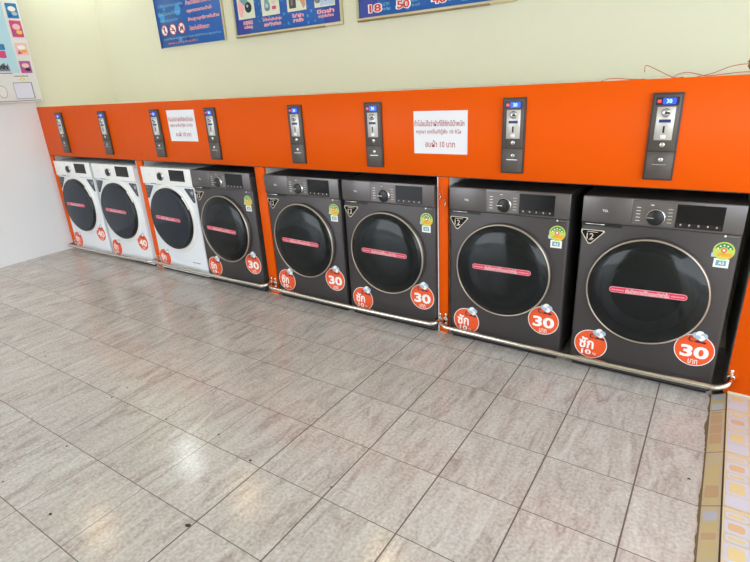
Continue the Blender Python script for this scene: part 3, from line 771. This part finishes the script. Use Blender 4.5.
for nm, a, b, c, d in PK:
    w2 = b-a; u = (a+b)/2; h = d-c
    m = MB(); m.rect(a, b, c, d, -D-.0011, M[nm], .002, .004)
    m.disc(u, c+h*.62, w2*.34, -D-.0031, M[{'pk_purple': 'pk_rose', 'pk_rose': 'sticker_white', 'pk_pink': 'pk_rose', 'pk_blue': 'sticker_white'}[nm]], .0004, 20, rz=h*.18)
    m.disc(u+w2*.15, c+h*.3, w2*.26, -D-.0036, M[{'pk_purple': 'navy', 'pk_rose': 'e_orange', 'pk_pink': 'yellow_print', 'pk_blue': 'foam'}[nm]], .0004, 16, rz=h*.13)
    m.poly([(a+w2*.06, c+h*.05), (a+w2*.5, c+h*.12), (a+w2*.2, c+h*.4)], -D-.0036, M[{'pk_purple': 'pk_pink', 'pk_rose': 'pk_pink', 'pk_pink': 'pk_purple', 'pk_blue': 'banner'}[nm]], .0003)
    m.build('packet_picture', root)

# ------------------------------------------------------------------ loose wires and bristly bundle on the ledge
ZL = HT-.003
def wire(pts, lab):
    c = []
    P = [Vector(p) for p in pts]; P = [P[0]]+P+[P[-1]]
    for i in range(1, len(P)-2):
        for k in range(8):
            t = k/8; p0, p1, p2, p3 = P[i-1], P[i], P[i+1], P[i+2]
            c.append(.5*((2*p1)+(-p0+p2)*t+(2*p0-5*p1+4*p2-p3)*t*t+(-p0+3*p1-3*p2+p3)*t**3))
    c.append(P[-1]); m = MB(); m.tube(c, .0018, M['wire'], 8); o = m.build('loose_wire'); tag(o, lab, 'wire', 'loose wires on top of the orange panel')
wire([(4.882, .20, 1.339), (4.880, .20, 1.360), (4.889, .20, 1.3655), (4.925, .20, 1.348), (4.99, .20, ZL+.003), (5.03, .19, ZL+.002)], 'thin salmon wire whose end stands up highest, above the nearest coin box')
wire([(4.73, .10, ZL+.002), (4.76, .12, ZL+.010), (4.80, .12, ZL+.009), (4.85, .11, ZL+.003), (4.9, .11, ZL+.002)], 'thin salmon wire lying flattest, leftmost on the ledge')
wire([(4.995, .08, ZL+.002), (5.02, .08, ZL+.016), (5.05, .08, ZL+.020), (5.09, .08, ZL+.010), (5.12, .08, ZL+.004), (5.24, .08, ZL+.012), (5.35, .09, ZL+.004)], 'thin salmon wire with one small low arch, right of the upright wire end')
wire([(5.08, .13, ZL+.002), (5.13, .13, ZL+.012), (5.19, .13, ZL+.034), (5.25, .13, ZL+.038), (5.33, .13, ZL+.02)], 'thin salmon wire rising rightwards into the brown bristly bundle')
m = MB(); m.lathe([(0, .0), (.045, .002), (.062, .025), (.066, .05), (.050, .080), (.02, .092), (0, .094)], (5.305, .23, ZL), M['straw'], 20, axis='z')
for k in range(260):
    th = random.uniform(0, 2*PI); ph = random.uniform(-.1, 1.3); r = .055
    d = Vector((math.cos(th)*math.cos(ph), math.sin(th)*math.cos(ph), math.sin(ph)))
    b = Vector((5.305, .23, ZL+.035))+d*r*.9; t = b+d*random.uniform(.010, .024)+Vector((0, 0, random.uniform(-.006, .004)))
    if t.z < ZL+.002: t.z = ZL+.002
    if b.z < ZL+.002: b.z = ZL+.002
    m.tube([b, t], .0013, M['straw'], 4)
tag(m.build('bristle_bundle'), 'brown bristly bundle on the ledge at the right edge of the photo', 'bundle')

# ------------------------------------------------------------------ ceiling lamps
for (x, y, k, lab) in ((.35, .50, 'lamp_white', 'small round cool white ceiling lamp in the far left corner'), (1.43, .42, 'lamp_warm', 'small round warm ceiling lamp left of the middle along the back'),
                  (.45, -.70, 'lamp_warm', 'small round warm ceiling lamp nearest the left wall, in front of the machines'), (3.14, .48, 'lamp_warm', 'small round warm ceiling lamp right of the middle along the back')):
    root = empty('ceiling_lamp', (x, y, 2.8), lab, 'ceiling lamp', 'round ceiling lamps')
    m = MB(); m.lathe([(.075, -.0006), (.075, -.012), (.062, -.018), (.058, -.012)], (x, y, 2.8), M['lamp_ring'], 32, axis='z'); part(m, 'lamp_ring', root)
    m = MB(); m.lathe([(.058, -.010), (.05, -.020), (.03, -.027), (0, -.029)], (x, y, 2.8), M[k], 32, axis='z'); part(m, 'diffuser', root)

# ------------------------------------------------------------------ light
w = bpy.data.worlds.new('sky'); S.world = w; w.use_nodes = True
nt = w.node_tree; bg = nt.nodes['Background']
tc = nt.nodes.new('ShaderNodeTexCoord'); sp = nt.nodes.new('ShaderNodeSeparateXYZ'); nt.links.new(tc.outputs['Generated'], sp.inputs[0])
cr = nt.nodes.new('ShaderNodeValToRGB'); nt.links.new(sp.outputs[2], cr.inputs[0])
cr.color_ramp.elements[0].position = .0; cr.color_ramp.elements[0].color = (.93, .97, 1, 1)
cr.color_ramp.elements[1].position = .6; cr.color_ramp.elements[1].color = (.75, .86, 1, 1)
nt.links.new(cr.outputs[0], bg.inputs['Color']); bg.inputs['Strength'].default_value = 3.4

# ------------------------------------------------------------------ camera
rt = Vector((.83441691, .54867592, -.05199186)); up = Vector((-.15612614, .32579283, .93246108)); fw = Vector((-.52855751, .769944, -.3575097))
cam = bpy.data.cameras.new('camera'); co = bpy.data.objects.new('camera', cam); COL.objects.link(co)
Mx = Matrix((rt, up, -fw)).transposed().to_4x4(); Mx.translation = Vector((5.2184, -2.394, 1.3541))
co.matrix_world = Mx; cam.sensor_width = 36; cam.sensor_fit = 'HORIZONTAL'; cam.lens = 514.55*36/750; cam.clip_start = .02
S.camera = co
S.view_settings.view_transform = 'Standard'; S.view_settings.look = 'None'; S.view_settings.gamma = 1
S.view_settings.use_curve_mapping = False; S.view_settings.exposure = .6
